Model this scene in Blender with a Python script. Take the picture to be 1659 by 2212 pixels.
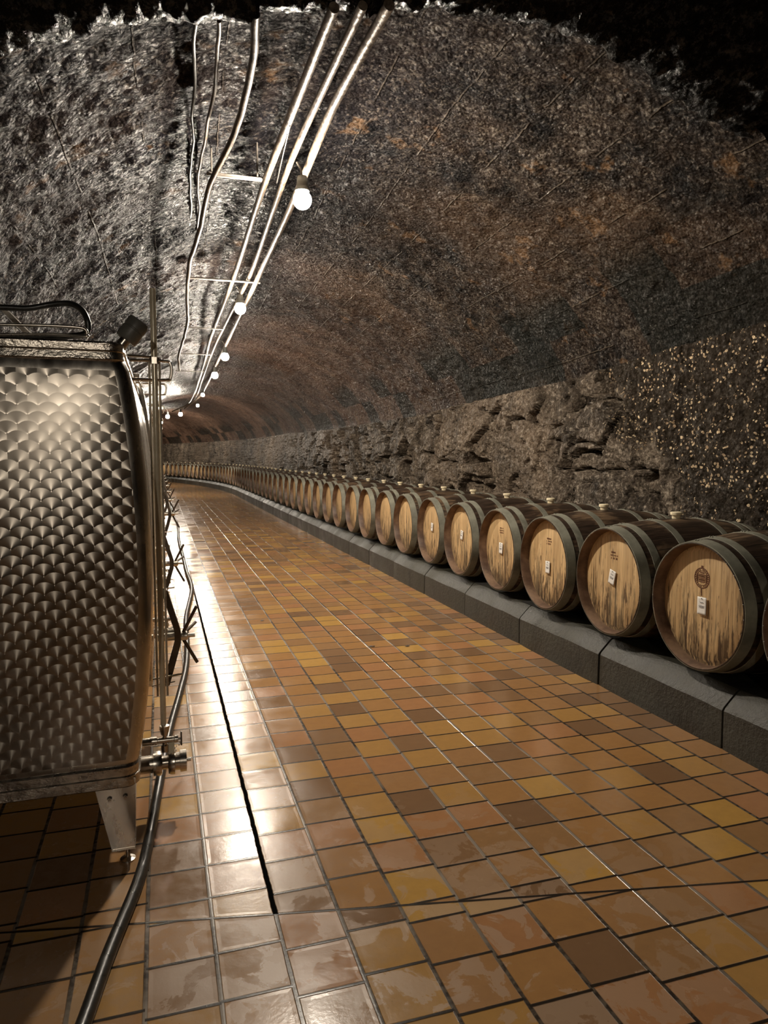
import bpy, bmesh, math, random
import numpy as np
from mathutils import Vector, Matrix, Quaternion, noise
random.seed(7)
S = bpy.context.scene
for o in list(bpy.data.objects): bpy.data.objects.remove(o)
C = S.collection
PI = math.pi

# ---------------------------------------------------------------- camera, world, exposure
CAM_H = 1.4
FPX = 1530.0
PITCH = math.radians(4.559); YAW = math.radians(17.519)
cam = bpy.data.cameras.new('camera'); camo = bpy.data.objects.new('camera', cam); C.objects.link(camo)
cam.sensor_fit = 'VERTICAL'; cam.sensor_height = 36.0; cam.lens = FPX / 2212 * 36.0
cam.clip_start = 0.02; cam.clip_end = 200
camo.location = (0, 0, CAM_H)
camo.rotation_euler = (PI/2 - PITCH, 0, -YAW)
S.camera = camo
w = bpy.data.worlds.new('world'); S.world = w; w.use_nodes = True
w.node_tree.nodes['Background'].inputs[0].default_value = (0.5, 0.5, 0.6, 1)
w.node_tree.nodes['Background'].inputs[1].default_value = 0.0
S.view_settings.view_transform = 'Standard'; S.view_settings.look = 'None'
S.view_settings.gamma = 1.0; S.view_settings.use_curve_mapping = False
S.view_settings.exposure = 0.9
LAMP_STRENGTH = 1150.0      # emission of the ceiling globes
LAMP_COL = (1.0, 0.89, 0.74)

# ---------------------------------------------------------------- place geometry helpers
S0 = 24.7; RK = 52.0       # straight run, then a curve to the left
def path(s, l):
    if s <= S0: return (l, s)
    a = (s - S0) / RK; r = RK + (l - 2.52)
    return (2.52 - RK + r*math.cos(a), S0 + r*math.sin(a))
def heading(s): return 0.0 if s <= S0 else (s - S0)/RK
def P(s, l, z): x, y = path(s, l); return Vector((x, y, z))
def lerp_tab(tab, x):
    if x <= tab[0][0]: return tab[0][1]
    for (a, b), (c, d) in zip(tab, tab[1:]):
        if x <= c: return b + (d-b)*(x-a)/(c-a)
    return tab[-1][1]
def pixel_point(u, v, dz):          # a measured point of the photo, at height CAM_H + dz
    x = (u-829.5)/FPX; y = (1106-v)/FPX
    fy = math.cos(PITCH)+y*math.sin(PITCH); up = -math.sin(PITCH)+y*math.cos(PITCH)
    X = x*math.cos(YAW)+fy*math.sin(YAW); Y = -x*math.sin(YAW)+fy*math.cos(YAW)
    t = dz/up
    return Vector((X*t, Y*t, CAM_H+dz))

# ---------------------------------------------------------------- material helpers
class N:
    def __init__(s, name, rough=0.5, metal=0.0, col=(0.5, 0.5, 0.5), spec=0.5):
        s.m = bpy.data.materials.new(name); s.m.use_nodes = True; s.t = s.m.node_tree
        s.b = s.t.nodes['Principled BSDF']; s.set('Roughness', rough); s.set('Metallic', metal)
        s.set('Base Color', col); s.set('Specular IOR Level', spec)
    def new(s, typ, **kw):
        n = s.t.nodes.new(typ)
        for k, v in kw.items(): setattr(n, k, v)
        return n
    def put(s, sock, v):
        if v is None: return
        if hasattr(v, 'is_output'): s.t.links.new(v, sock)
        elif isinstance(v, (tuple, list)):
            v = tuple(v); sock.default_value = v + (1,) if (sock.type == 'RGBA' and len(v) == 3) else v
        else: sock.default_value = v
    def set(s, k, v): s.put(s.b.inputs[k], v)
    def mth(s, op, a, b=None, c=None, clamp=False):
        n = s.new('ShaderNodeMath', operation=op, use_clamp=clamp)
        s.put(n.inputs[0], a); s.put(n.inputs[1], b); s.put(n.inputs[2], c); return n.outputs[0]
    def vm(s, op, a, b=None, out=0):
        n = s.new('ShaderNodeVectorMath', operation=op); s.put(n.inputs[0], a)
        if b is not None:
            if op == 'SCALE': s.put(n.inputs[3], b)
            else: s.put(n.inputs[1], b)
        return n.outputs[out]
    def coord(s, k): return s.new('ShaderNodeTexCoord').outputs[k]
    def geo(s, k): return s.new('ShaderNodeNewGeometry').outputs[k]
    def sep(s, v): n = s.new('ShaderNodeSeparateXYZ'); s.put(n.inputs[0], v); return n.outputs
    def comb(s, x=0.0, y=0.0, z=0.0):
        n = s.new('ShaderNodeCombineXYZ')
        for i, q in enumerate((x, y, z)): s.put(n.inputs[i], q)
        return n.outputs[0]
    def scale(s, v, sc):
        n = s.new('ShaderNodeMapping'); s.put(n.inputs[0], v); n.inputs[3].default_value = sc; return n.outputs[0]
    def noise(s, v, sc, det=4, rough=0.55, dist=0.0, out=0):
        n = s.new('ShaderNodeTexNoise'); s.put(n.inputs['Vector'], v); n.inputs['Scale'].default_value = sc
        n.inputs['Detail'].default_value = det; n.inputs['Roughness'].default_value = rough; n.inputs['Distortion'].default_value = dist
        return n.outputs[out]
    def vor(s, v, sc, feat='F1', out='Distance', rnd=1.0):
        n = s.new('ShaderNodeTexVoronoi', feature=feat); s.put(n.inputs['Vector'], v)
        n.inputs['Scale'].default_value = sc; n.inputs['Randomness'].default_value = rnd; return n.outputs[out]
    def white(s, v, out=0):
        n = s.new('ShaderNodeTexWhiteNoise', noise_dimensions='3D'); s.put(n.inputs['Vector'], v); return n.outputs[out]
    def ramp(s, f, stops, interp='LINEAR'):
        n = s.new('ShaderNodeValToRGB'); s.put(n.inputs[0], f); r = n.color_ramp; r.interpolation = interp
        while len(r.elements) < len(stops): r.elements.new(0.5)
        for e, (p, c) in zip(r.elements, stops):
            e.position = p; e.color = tuple(c) + (1,) if isinstance(c, (tuple, list)) else (c, c, c, 1)
        return n.outputs[0]
    def mix(s, f, a, b, mode='MIX'):
        n = s.new('ShaderNodeMix', data_type='RGBA', blend_type=mode, clamp_factor=True)
        s.put(n.inputs[0], f); s.put(n.inputs[6], a); s.put(n.inputs[7], b); return n.outputs[2]
    def mr(s, v, a, b, c=0.0, d=1.0):
        n = s.new('ShaderNodeMapRange'); s.put(n.inputs[0], v)
        for i, q in enumerate((a, b, c, d)): s.put(n.inputs[i+1], q)
        return n.outputs[0]
    def bump(s, h, st=0.5, dist=0.01, nrm=None):
        n = s.new('ShaderNodeBump'); s.put(n.inputs['Height'], h); n.inputs['Strength'].default_value = st
        n.inputs['Distance'].default_value = dist
        if nrm is not None: s.put(n.inputs['Normal'], nrm)
        return n.outputs[0]

def mat_rock(name, dark, mid, light, hue, sc=1.0, pebble=0.0, rough=0.42, bumpd=0.03, lines=False, pebblecol=(0.75, 0.58, 0.36), wetness=.5):
    m = N(name, rough)
    p = m.coord('Object'); uv = m.coord('UV')
    big = m.noise(p, 0.55*sc, 3, 0.6); med = m.noise(p, 3.1*sc, 5, 0.65); fine = m.noise(p, 30*sc, 6, 0.8)
    v1 = m.vor(p, 48*sc); v2 = m.vor(p, 15*sc)
    col = m.mix(m.mr(med, .35, .65), dark, mid)
    col = m.mix(m.mr(big, .47, .62), col, m.mix(m.mr(med, .3, .7), mid, hue))
    if lines:                                           # grey crown and left side, coloured darker against lamp glare; browner right
        u0 = m.sep(uv)[0]; bl = m.mth('MULTIPLY', m.mr(u0, 2.0, 3.2), m.mr(med, .35, .6, .4, 1))
        col = m.mix(m.mth('MULTIPLY', bl, .75), col, (0.009, 0.0105, 0.015))
        brick = m.mth('MULTIPLY', m.mr(m.sep(uv)[1], 7.5, 15.0), m.mr(u0, 4.6, 3.0)); col = m.mix(m.mth('MULTIPLY', brick, .85), col, m.mix(m.mr(med, .35, .65), (0.06, 0.034, 0.024), (0.19, 0.11, 0.075)))
        och = m.mr(m.noise(p, 2.1, 4, .7), .615, .67); col = m.mix(m.mth('MULTIPLY', och, .7), col, (0.17, 0.095, 0.045))
    lt = m.mr(m.mth('ADD', fine, m.mth('MULTIPLY', med, .25)), .655, .76)
    col = m.mix(m.mth('MULTIPLY', lt, .8), col, light)
    col = m.mix(m.mr(fine, .46, .34), col, (0.006, 0.006, 0.007))
    h = m.mth('ADD', m.mth('MULTIPLY', fine, .55), m.mth('MULTIPLY', m.mth('SUBTRACT', 1.0, v1), .5))
    h = m.mth('ADD', h, m.mth('MULTIPLY', m.mth('SUBTRACT', 1.0, v2), .8))
    rgh = m.mr(fine, .35, .7, rough-.14, rough+.2)
    if pebble:
        pw = m.vm('ADD', p, m.vm('SCALE', m.noise(p, 20, 2, out=1), .02)); v3 = m.vor(pw, 36); cid = m.sep(m.vor(pw, 36, out='Color'))
        msk = m.mth('MULTIPLY', m.mth('LESS_THAN', v3, m.mr(cid[2], 0, 1, .18, .48)), m.mth('GREATER_THAN', cid[0], 1-pebble))
        w2 = m.sep(uv); val = m.mth('ADD', m.mth('SUBTRACT', w2[0], m.mth('MULTIPLY', m.mth('SUBTRACT', w2[1], 1.4), .9)), m.mth('MULTIPLY', m.noise(p, 1.6, 5, .65), 1.6))
        zone = m.mr(val, 5.75, 5.45)
        col = m.mix(zone, col, m.mix(m.mr(fine, .35, .65), (0.010, 0.008, 0.006), (0.05, 0.037, 0.025)))
        msk = m.mth('MULTIPLY', msk, m.mth('MULTIPLY', zone, m.mth('GREATER_THAN', m.noise(p, 5, 5, .75), .48)))
        col = m.mix(msk, col, m.mix(cid[1], pebblecol, (0.30, 0.20, 0.12)))
        h = m.mth('ADD', h, m.mth('MULTIPLY', msk, .5))
    if lines:                                           # shuttering joints along the vault
        u = m.sep(uv); wob = m.noise(uv, 1.5, 2)
        q = m.mth('FRACT', m.mth('ADD', m.mth('MULTIPLY', u[0], 2.1), m.mth('MULTIPLY', wob, .03)))
        ln = m.mth('MULTIPLY', m.mr(m.mth('ABSOLUTE', m.mth('SUBTRACT', q, .5)), .018, .006), m.mr(m.noise(uv, 2.3, 3), .47, .55))
        col = m.mix(m.mth('MULTIPLY', ln, .5), col, light); h = m.mth('ADD', h, m.mth('MULTIPLY', ln, .9))
        # squarish dark damp stains just over the springing, each one board wide
        cell = m.comb(m.mth('FLOOR', m.mth('MULTIPLY', u[0], 2.1)), m.mth('FLOOR', m.mth('MULTIPLY', u[1], 1.6)), 0.0)
        st = m.mth('MULTIPLY', m.mth('GREATER_THAN', m.white(cell), .55), m.mr(u[0], 1.1, .75))
        col = m.mix(m.mth('MULTIPLY', st, .8), col, (0.012, 0.014, 0.012))
    wet = m.mth('MULTIPLY', m.mr(fine, .50, .62), m.mr(m.noise(p, 1.7, 3), .38, .6, .25, 1))
    spl = m.mth('MULTIPLY_ADD', wet, wetness, .03)
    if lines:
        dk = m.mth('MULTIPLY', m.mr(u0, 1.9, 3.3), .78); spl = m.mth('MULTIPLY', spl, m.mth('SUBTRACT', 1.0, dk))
        col = m.mix(dk, col, m.mix(1.0, col, (0.30, 0.32, 0.38), 'MULTIPLY'))  # crown and left painted darker to hold down the lamplight
    m.set('Specular IOR Level', spl); rgh = m.mix(wet, rgh, (.22, .22, .22))
    m.set('Base Color', col); m.set('Roughness', rgh)
    m.set('Normal', m.bump(h, 1.0, bumpd)); return m.m

M = {}
M['vault'] = mat_rock('shotcrete_vault', (0.0075, 0.0065, 0.006), (0.043, 0.030, 0.022), (0.17, 0.135, 0.10), (0.075, 0.043, 0.023), lines=True, rough=.33, bumpd=.034)
M['wallrock'] = mat_rock('layered_rock', (0.034, 0.027, 0.021), (0.145, 0.114, 0.086), (0.42, 0.35, 0.27), (0.17, 0.123, 0.085), sc=.8, pebble=.7, rough=.4, bumpd=.03, pebblecol=(0.78, 0.62, 0.40))
M['darkrock'] = mat_rock('black_wet_rock', (0.006, 0.006, 0.006), (0.012, 0.011, 0.010), (0.05, 0.045, 0.04), (0.010, 0.009, 0.008), sc=.7, rough=.25, bumpd=.05, wetness=1.0)  # wet rock, the brow's lack of light put into its near-black colour

def mat_tile():
    m = N('quarry_tile_floor', .3); uv = m.coord('UV'); u = m.sep(uv)
    T = 0.187
    x = m.mth('DIVIDE', m.mth('SUBTRACT', u[0], .305), T)
    ci = m.mth('FLOOR', x); fx = m.mth('FRACT', x)
    off = m.mth('MULTIPLY', m.white(m.comb(ci, 3.0, 1.0)), .26)
    below = m.mth('LESS_THAN', u[1], m.mth('SUBTRACT', 2.13, m.mth('MULTIPLY', u[0], .2)))   # the cut line across the floor
    y = m.mth('ADD', m.mth('ADD', m.mth('DIVIDE', u[1], T*.985), off), m.mth('MULTIPLY', below, .45))
    y = m.mth('ADD', y, m.mth('MULTIPLY', ci, .07))
    ri = m.mth('FLOOR', y); fy = m.mth('FRACT', y)
    idv = m.comb(ci, m.mth('ADD', ri, m.mth('MULTIPLY', below, 500.0)), 0.0)
    rnd = m.white(idv); rc = m.sep(m.white(idv, 1))
    wob = m.mth('MULTIPLY', m.mth('SUBTRACT', m.noise(uv, 14, 3), .5), .02)
    ex = m.mth('SUBTRACT', .5, m.mth('ABSOLUTE', m.mth('SUBTRACT', fx, .5)))
    ey = m.mth('SUBTRACT', .5, m.mth('ABSOLUTE', m.mth('SUBTRACT', fy, .5)))
    cut = m.mth('DIVIDE', m.mth('ABSOLUTE', m.mth('SUBTRACT', u[1], m.mth('SUBTRACT', 2.13, m.mth('MULTIPLY', u[0], .2)))), T)
    ex = m.mth('ADD', ex, wob); ey = m.mth('ADD', ey, wob)
    gx = m.mr(ex, .040, .026); gy = m.mr(m.mth('MINIMUM', ey, m.mth('ADD', cut, wob)), .036, .020)
    g = m.mth('MAXIMUM', gx, gy)
    # the wide black expansion joint
    blk = m.mr(m.mth('ABSOLUTE', m.mth('SUBTRACT', m.mth('ADD', u[0], m.mth('MULTIPLY', wob, .5)), .305)), .0090, .0065)
    blk = m.mth('MULTIPLY', m.mth('MULTIPLY', blk, m.mth('SUBTRACT', 1.0, below)), m.mr(u[1], 9.0, 7.0))
    tile = m.ramp(rnd, [(0, (0.16, 0.082, 0.042)), (.08, (0.36, 0.175, 0.055)), (.26, (0.42, 0.225, 0.06)), (.44, (0.34, 0.17, 0.065)), (.6, (0.38, 0.17, 0.07)),
                        (.74, (0.29, 0.15, 0.06)), (.86, (0.50, 0.28, 0.06)), (.95, (0.20, 0.105, 0.052))], 'CONSTANT')
    mott = m.noise(uv, 22, 5, .65); big = m.noise(uv, 1.1, 3)
    tile = m.mix(.27, tile, (0.29, 0.185, 0.09))
    tile = m.mix(m.mr(mott, .3, .7, 0, .32), tile, m.mix(.5, tile, (0.10, 0.055, 0.03)))
    spots = m.mr(m.vor(uv, 60), .10, .05); tile = m.mix(m.mth('MULTIPLY', spots, m.mth('MULTIPLY', m.mr(m.noise(uv, 9, 2), .5, .6), .6)), tile, (0.04, 0.025, 0.015))
    # dried pale patches left on the near tiles; a paler tone down the tank side
    edge = m.mr(m.mth('ADD', m.noise(uv, 6.5, 6, .6, .6), m.mth('MULTIPLY', rnd, .12)), .57, .60)
    zone = m.mth('MULTIPLY', m.mr(u[1], 2.9, 1.9), m.mr(u[0], 2.0, 1.0))
    left = m.mth('MULTIPLY', m.mr(u[0], .75, .3), m.mr(u[1], 6.5, 2.5))
    dry = m.mth('MAXIMUM', m.mth('MULTIPLY', edge, zone), m.mth('MULTIPLY', left, m.mr(mott, .3, .6, .1, .55)))
    tile = m.mix(m.mth('MULTIPLY', dry, .55), tile, (0.36, 0.25, 0.17))
    grout = m.mix(m.mr(m.noise(uv, 40, 3), .4, .6), (0.028, 0.02, 0.015), (0.10, 0.08, 0.06))
    col = m.mix(g, tile, m.mix(gy, m.mix(m.mr(big, .45, .55), grout, (0.24, 0.20, 0.16)), (0.02, 0.014, 0.010)))  # paler column grout paints in the glints of wet joints
    col = m.mix(blk, col, (0.004, 0.004, 0.004))
    # damp film, its gloss varying in patches
    rgh = m.mr(m.noise(uv, 5.0, 5, .6), .35, .65, .09, .19)
    rgh = m.mth('ADD', rgh, m.mth('MULTIPLY', rc[2], .08))
    rgh = m.mth('ADD', rgh, m.mth('MULTIPLY', dry, .12))
    rgh = m.mix(g, rgh, (0.24, .24, .24))
    dome = m.mth('MINIMUM', m.mr(m.mth('MINIMUM', ex, m.mth('MINIMUM', ey, cut)), 0.0, .10), 1.0)
    tilt = m.mth('ADD', m.mth('MULTIPLY', m.mth('SUBTRACT', rc[0], .5), fx), m.mth('MULTIPLY', m.mth('SUBTRACT', rc[1], .5), fy))
    h = m.mth('ADD', m.mth('MULTIPLY', m.mth('SUBTRACT', 1.0, g), .9), m.mth('MULTIPLY', dome, .25))
    h = m.mth('ADD', h, m.mth('MULTIPLY', tilt, .35)); h = m.mth('ADD', h, m.mth('MULTIPLY', m.noise(uv, 70, 4, .7), .12))
    h = m.mth('ADD', h, m.mth('MULTIPLY', m.noise(uv, 9, 3), .35))
    h = m.mth('SUBTRACT', h, m.mth('MULTIPLY', blk, 1.5))
    m.set('Base Color', col); m.set('Roughness', rgh); m.set('Normal', m.bump(h, .5, .004))
    m.set('Roughness', m.mix(blk, rgh, (.95, .95, .95))); m.set('Specular IOR Level', m.mth('MULTIPLY', m.mth('SUBTRACT', 1.0, blk), .22))
    return m.m
M['tile'] = mat_tile()

def mat_concrete(name, a, b, rough=.5):
    m = N(name, rough); p = m.coord('Object'); n1 = m.noise(p, 3, 5, .6); n2 = m.noise(p, 40, 5, .7)
    st = m.noise(m.scale(p, (9, 9, 1.2)), 1.0, 4, .6)
    c = m.mix(m.mr(n1, .35, .65), a, b); c = m.mix(m.mr(n2, .5, .75, 0, .6), c, (0.015, 0.014, 0.012))
    c = m.mix(m.mr(st, .52, .68, 0, .7), c, (0.02, 0.019, 0.016))
    m.set('Base Color', c); m.set('Roughness', m.mr(n1, .35, .65, rough-.12, rough+.15)); m.set('Normal', m.bump(m.mth('ADD', n2, n1), .6, .012)); return m.m
M['kerb'] = mat_concrete('damp_concrete_kerb', (0.020, 0.019, 0.013), (0.050, 0.047, 0.035))
M['ledge'] = mat_concrete('black_ledge', (0.012, 0.012, 0.012), (0.03, 0.028, 0.025), .6)

def mat_stave():
    m = N('stained_oak_staves', .42); p = m.coord('Object'); rnd = m.new('ShaderNodeObjectInfo').outputs['Random']
    q = m.vm('ADD', p, m.comb(m.mth('MULTIPLY', rnd, 37.0), 0.0, 0.0))
    s = m.sep(p); ang = m.mth('ARCTAN2', s[1], s[2]); k = m.mth('MULTIPLY', ang, 28/(2*PI))
    f = m.mth('FRACT', k); sid = m.white(m.comb(m.mth('FLOOR', k), m.mth('MULTIPLY', rnd, 50.0), 0.0))
    gr = m.noise(m.scale(q, (2.2, 16, 16)), 3.0, 5, .65); blot = m.noise(m.scale(q, (2, 3.5, 3.5)), 1.6, 4, .6)
    c = m.mix(m.mr(gr, .3, .7), (0.012, 0.008, 0.006), (0.06, 0.034, 0.020))
    c = m.mix(m.mth('MULTIPLY', m.mr(blot, .50, .60), m.mr(gr, .4, .6, .3, 1)), c, m.mix(gr, (0.10, 0.06, 0.035), (0.26, 0.17, 0.10)))
    c = m.mix(m.mth('MULTIPLY', sid, .35), c, (0.012, 0.008, 0.006))
    e = m.mr(m.mth('ABSOLUTE', m.mth('SUBTRACT', f, .5)), .5, .46)
    c = m.mix(m.mth('SUBTRACT', 1.0, e), c, (0.005, 0.004, 0.003))
    m.set('Base Color', c); m.set('Roughness', m.mr(gr, .3, .7, .3, .55))
    m.set('Normal', m.bump(m.mth('ADD', e, m.mth('MULTIPLY', gr, .5)), .5, .004)); return m.m
M['stave'] = mat_stave()
def mat_head(name, dark):
    m = N(name, .5); p = m.coord('Object'); rnd = m.new('ShaderNodeObjectInfo').outputs['Random']
    r2 = m.comb(0.0, m.mth('MULTIPLY', rnd, 31.0), m.mth('MULTIPLY', rnd, 57.0)); q = m.vm('ADD', p, r2)
    s = m.sep(p); k = m.mth('ADD', m.mth('DIVIDE', s[1], .078), m.mth('MULTIPLY', rnd, 5.0)); f = m.mth('FRACT', k)
    sid = m.sep(m.white(m.comb(m.mth('FLOOR', k), m.mth('MULTIPLY', rnd, 50.0), 0.0), 1))
    gr = m.noise(m.scale(q, (30, 30, 1.5)), 2.6, 6, .6); gr2 = m.noise(m.scale(q, (14, 14, 1.6)), 2.2, 5, .7)
    dr = m.noise(m.scale(q, (40, 46, 5.5)), 1.0, 4, .65, .4)
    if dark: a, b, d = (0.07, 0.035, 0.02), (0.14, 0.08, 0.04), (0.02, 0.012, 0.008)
    else: a, b, d = (0.44, 0.275, 0.125), (0.78, 0.56, 0.30), (0.09, 0.055, 0.030)
    c = m.mix(m.mr(gr, .3, .7), a, b)
    c = m.mix(m.mth('MULTIPLY', sid[0], .35), c, m.mix(.5, a, d))
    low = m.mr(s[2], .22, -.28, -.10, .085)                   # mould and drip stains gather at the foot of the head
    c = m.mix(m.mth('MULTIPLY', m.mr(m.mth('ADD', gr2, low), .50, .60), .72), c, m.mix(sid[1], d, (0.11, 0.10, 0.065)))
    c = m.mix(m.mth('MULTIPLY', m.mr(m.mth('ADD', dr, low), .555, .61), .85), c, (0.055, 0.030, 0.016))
    e = m.mr(m.mth('ABSOLUTE', m.mth('SUBTRACT', f, .5)), .5, .475)
    c = m.mix(m.mth('MULTIPLY', m.mth('SUBTRACT', 1.0, e), .65), c, (0.06, 0.035, 0.02))
    m.set('Base Color', c); m.set('Roughness', .5); m.set('Normal', m.bump(m.mth('ADD', e, m.mth('MULTIPLY', gr, .3)), .35, .003)); return m.m
M['head'] = mat_head('oak_head_boards', False); M['headdark'] = mat_head('dark_mouldy_head', True)  # second one: the same boards in darker browns
def mat_noise(name, a, b, sc, rough, metal=0.0, bump=.3, bd=.003, stretch=None):
    m = N(name, rough, metal); p = m.coord('Object')
    if stretch: p = m.scale(p, stretch)
    n = m.noise(p, sc, 5, .65); m.set('Base Color', m.mix(m.mr(n, .35, .65), a, b)); m.set('Roughness', m.mr(n, .3, .7, max(.05, rough-.08), rough+.1))
    m.set('Normal', m.bump(n, bump, bd)); return m.m
M['chime'] = mat_noise('chime_wood', (0.075, 0.038, 0.022), (0.20, 0.12, 0.07), 9, .5)
M['hoop'] = mat_noise('galvanised_hoop', (0.14, 0.138, 0.11), (0.27, 0.265, 0.21), 7, .48, .10, .25)
M['rivet'] = mat_noise('dark_rivet', (0.03, 0.03, 0.028), (0.06, 0.06, 0.055), 20, .5, .5)
M['bung'] = mat_noise('cream_bung', (0.72, 0.60, 0.38), (0.86, 0.76, 0.54), 12, .45)
M['brand'] = mat_noise('burnt_brand', (0.10, 0.035, 0.015), (0.16, 0.06, 0.03), 20, .6)
M['paper'] = mat_noise('white_paper', (0.72, 0.70, 0.66), (0.82, 0.80, 0.76), 12, .6, bump=.05)
M['ink'] = mat_noise('ink', (0.05, 0.05, 0.07), (0.09, 0.09, 0.12), 20, .6)
M['pipe'] = mat_noise('rusty_pipe', (0.045, 0.032, 0.022), (0.24, 0.19, 0.14), 30, .36, .25, .7, .006)
M['conduit'] = mat_noise('dark_conduit', (0.015, 0.012, 0.010), (0.13, 0.095, 0.065), 16, .4, .1, .5, .004)
M['bracket'] = mat_noise('bracket_iron', (0.07, 0.058, 0.048), (0.20, 0.175, 0.15), 10, .55, .2)
M['steel'] = mat_noise('brushed_steel', (0.42, 0.38, 0.33), (0.62, 0.58, 0.52), 8, .26, 1.0, .25, .003, (1, 1, .4))
M['steelweld'] = mat_noise('welded_steel', (0.30, 0.27, 0.24), (0.60, 0.55, 0.48), 16, .28, 1.0, .9, .006, (1, 1, 1.4))
M['satin'] = mat_noise('satin_steel', (0.34, 0.31, 0.26), (0.55, 0.50, 0.42), 9, .3, .45, .2)
M['darksteel'] = mat_noise('dark_steel', (0.07, 0.058, 0.048), (0.13, 0.11, 0.09), 12, .35, .8)
M['rubber'] = mat_noise('black_rubber', (0.012, 0.012, 0.011), (0.028, 0.027, 0.024), 30, .33, 0, .3)
M['greyplastic'] = mat_noise('grey_plastic', (0.09, 0.09, 0.08), (0.14, 0.14, 0.125), 8, .45)
M['sighttube'] = mat_noise('yellowed_sight_tube', (0.50, 0.44, 0.32), (0.72, 0.66, 0.52), 6, .18, .2)
M['label'] = mat_noise('pale_tag', (0.6, 0.56, 0.42), (0.75, 0.7, 0.55), 6, .5)
M['leaf'] = mat_noise('dry_leaf', (0.03, 0.018, 0.01), (0.07, 0.04, 0.02), 20, .6)
mm = N('lit_globe', .3, 0, (1, 1, 1)); mm.set('Emission Color', LAMP_COL); mm.set('Emission Strength', LAMP_STRENGTH); M['globe'] = mm.m
mm.m.cycles.emission_sampling = 'FRONT'
mm = N('lit_far_globe', .3, 0, (1, 1, 1)); mm.set('Emission Color', LAMP_COL); mm.set('Emission Strength', LAMP_STRENGTH*.42); M['farglobe'] = mm.m
mm.m.cycles.emission_sampling = 'FRONT'

def mat_turned():
    """engine-turned stainless steel: overlapping discs of circular brushing"""
    m = N('engine_turned_steel', .3, 1.0, (0.60, 0.54, 0.47)); p = m.coord('Object'); s = m.sep(p)
    DU, DV, R = .060, .030, .0385
    v = m.mth('DIVIDE', s[2], DV); u = m.mth('DIVIDE', s[0], DU)
    j0 = m.mth('CEIL', m.mth('SUBTRACT', v, R/DV))
    def cand(k):
        j = m.mth('ADD', j0, float(k)); par = m.mth('MULTIPLY', m.mth('FLOORED_MODULO', j, 2.0), .5)
        i = m.mth('ROUND', m.mth('SUBTRACT', u, par))
        dx = m.mth('MULTIPLY', m.mth('SUBTRACT', m.mth('SUBTRACT', u, par), i), DU)
        dz = m.mth('MULTIPLY', m.mth('SUBTRACT', v, j), DV)
        d = m.mth('SQRT', m.mth('ADD', m.mth('MULTIPLY', dx, dx), m.mth('MULTIPLY', dz, dz)))
        return m.comb(dx, 0.0, dz), m.mth('LESS_THAN', d, R), d, m.comb(i, j, 0.0)
    a, b, c = cand(0), cand(1), cand(2)
    def mv(f, x, y):
        n = m.new('ShaderNodeMix', data_type='VECTOR'); m.put(n.inputs[0], f); m.put(n.inputs[4], x); m.put(n.inputs[5], y); return n.outputs[1]
    dv = mv(a[1], mv(b[1], c[0], b[0]), a[0])
    idv = mv(a[1], mv(b[1], c[3], b[3]), a[3])
    rnd = m.white(idv)
    q = m.sep(dv)
    tang = m.vm('NORMALIZE', dv)          # highlight stretches across the grooves
    rad = m.vm('LENGTH', dv, out=1)
    groove = m.mth('SINE', m.mth('MULTIPLY', rad, 5200.0))
    smear = m.noise(p, 2.2, 4, .6)
    col = m.mix(m.mr(smear, .4, .62), (0.44, 0.40, 0.35), (0.27, 0.24, 0.205))
    col = m.mix(m.mth('MULTIPLY', rnd, .25), col, (0.42, 0.38, 0.33))
    m.set('Base Color', col)
    m.set('Roughness', m.mr(rad, .0, .036, .30, .38)); m.set('Anisotropic', .90); m.set('Tangent', tang)
    hgt = m.mth('ADD', m.mth('MULTIPLY', rad, 9.0), m.mth('MULTIPLY', m.noise(p, 5, 3), .4))
    m.set('Normal', m.bump(hgt, .07, .004))
    return m.m
M['turned'] = mat_turned()

# ---------------------------------------------------------------- object helpers
def link(name, me, mats, parent=None, smooth=True):
    if not isinstance(mats, (list, tuple)): mats = [mats]
    for q in mats: me.materials.append(M[q])
    if smooth: me.polygons.foreach_set('use_smooth', [True]*len(me.polygons))
    o = bpy.data.objects.new(name, me); C.objects.link(o)
    if parent: o.parent = parent
    return o
def tag(o, label, cat, group=None):
    o['label'] = label; o['category'] = cat
    if group: o['group'] = group
    return o
def struct(o): o['kind'] = 'structure'; return o
def empty(name, loc, rz=0.0):
    o = bpy.data.objects.new(name, None); C.objects.link(o); o.location = loc; o.rotation_euler = (0, 0, rz); o.empty_display_size = .1; return o
def from_bm(name, bm, mats, parent=None, smooth=True, angle=None):
    me = bpy.data.meshes.new(name); bm.normal_update(); bm.to_mesh(me); bm.free()
    o = link(name, me, mats, parent, smooth)
    if smooth: 
        try: me.set_sharp_from_angle(angle=math.radians(angle or 35))
        except Exception: pass
    return o
def grid_mesh(name, pts, uvs, mats, parent=None, flip=False):
    """pts[i][j] -> vertices; uv per vertex"""
    ni, nj = len(pts), len(pts[0])
    V = [p for r in pts for p in r]; F = []
    for i in range(ni-1):
        for j in range(nj-1):
            a = i*nj+j; f = (a, a+1, a+nj+1, a+nj); F.append(f[::-1] if flip else f)
    me = bpy.data.meshes.new(name); me.from_pydata(V, [], F); me.update()
    if uvs is not None:
        L = me.uv_layers.new(name='UVMap'); U = np.array([q for r in uvs for q in r], dtype=np.float32)
        idx = np.empty(len(me.loops), dtype=np.int32); me.loops.foreach_get('vertex_index', idx)
        L.data.foreach_set('uv', U[idx].ravel())
    return link(name, me, mats, parent)
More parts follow.
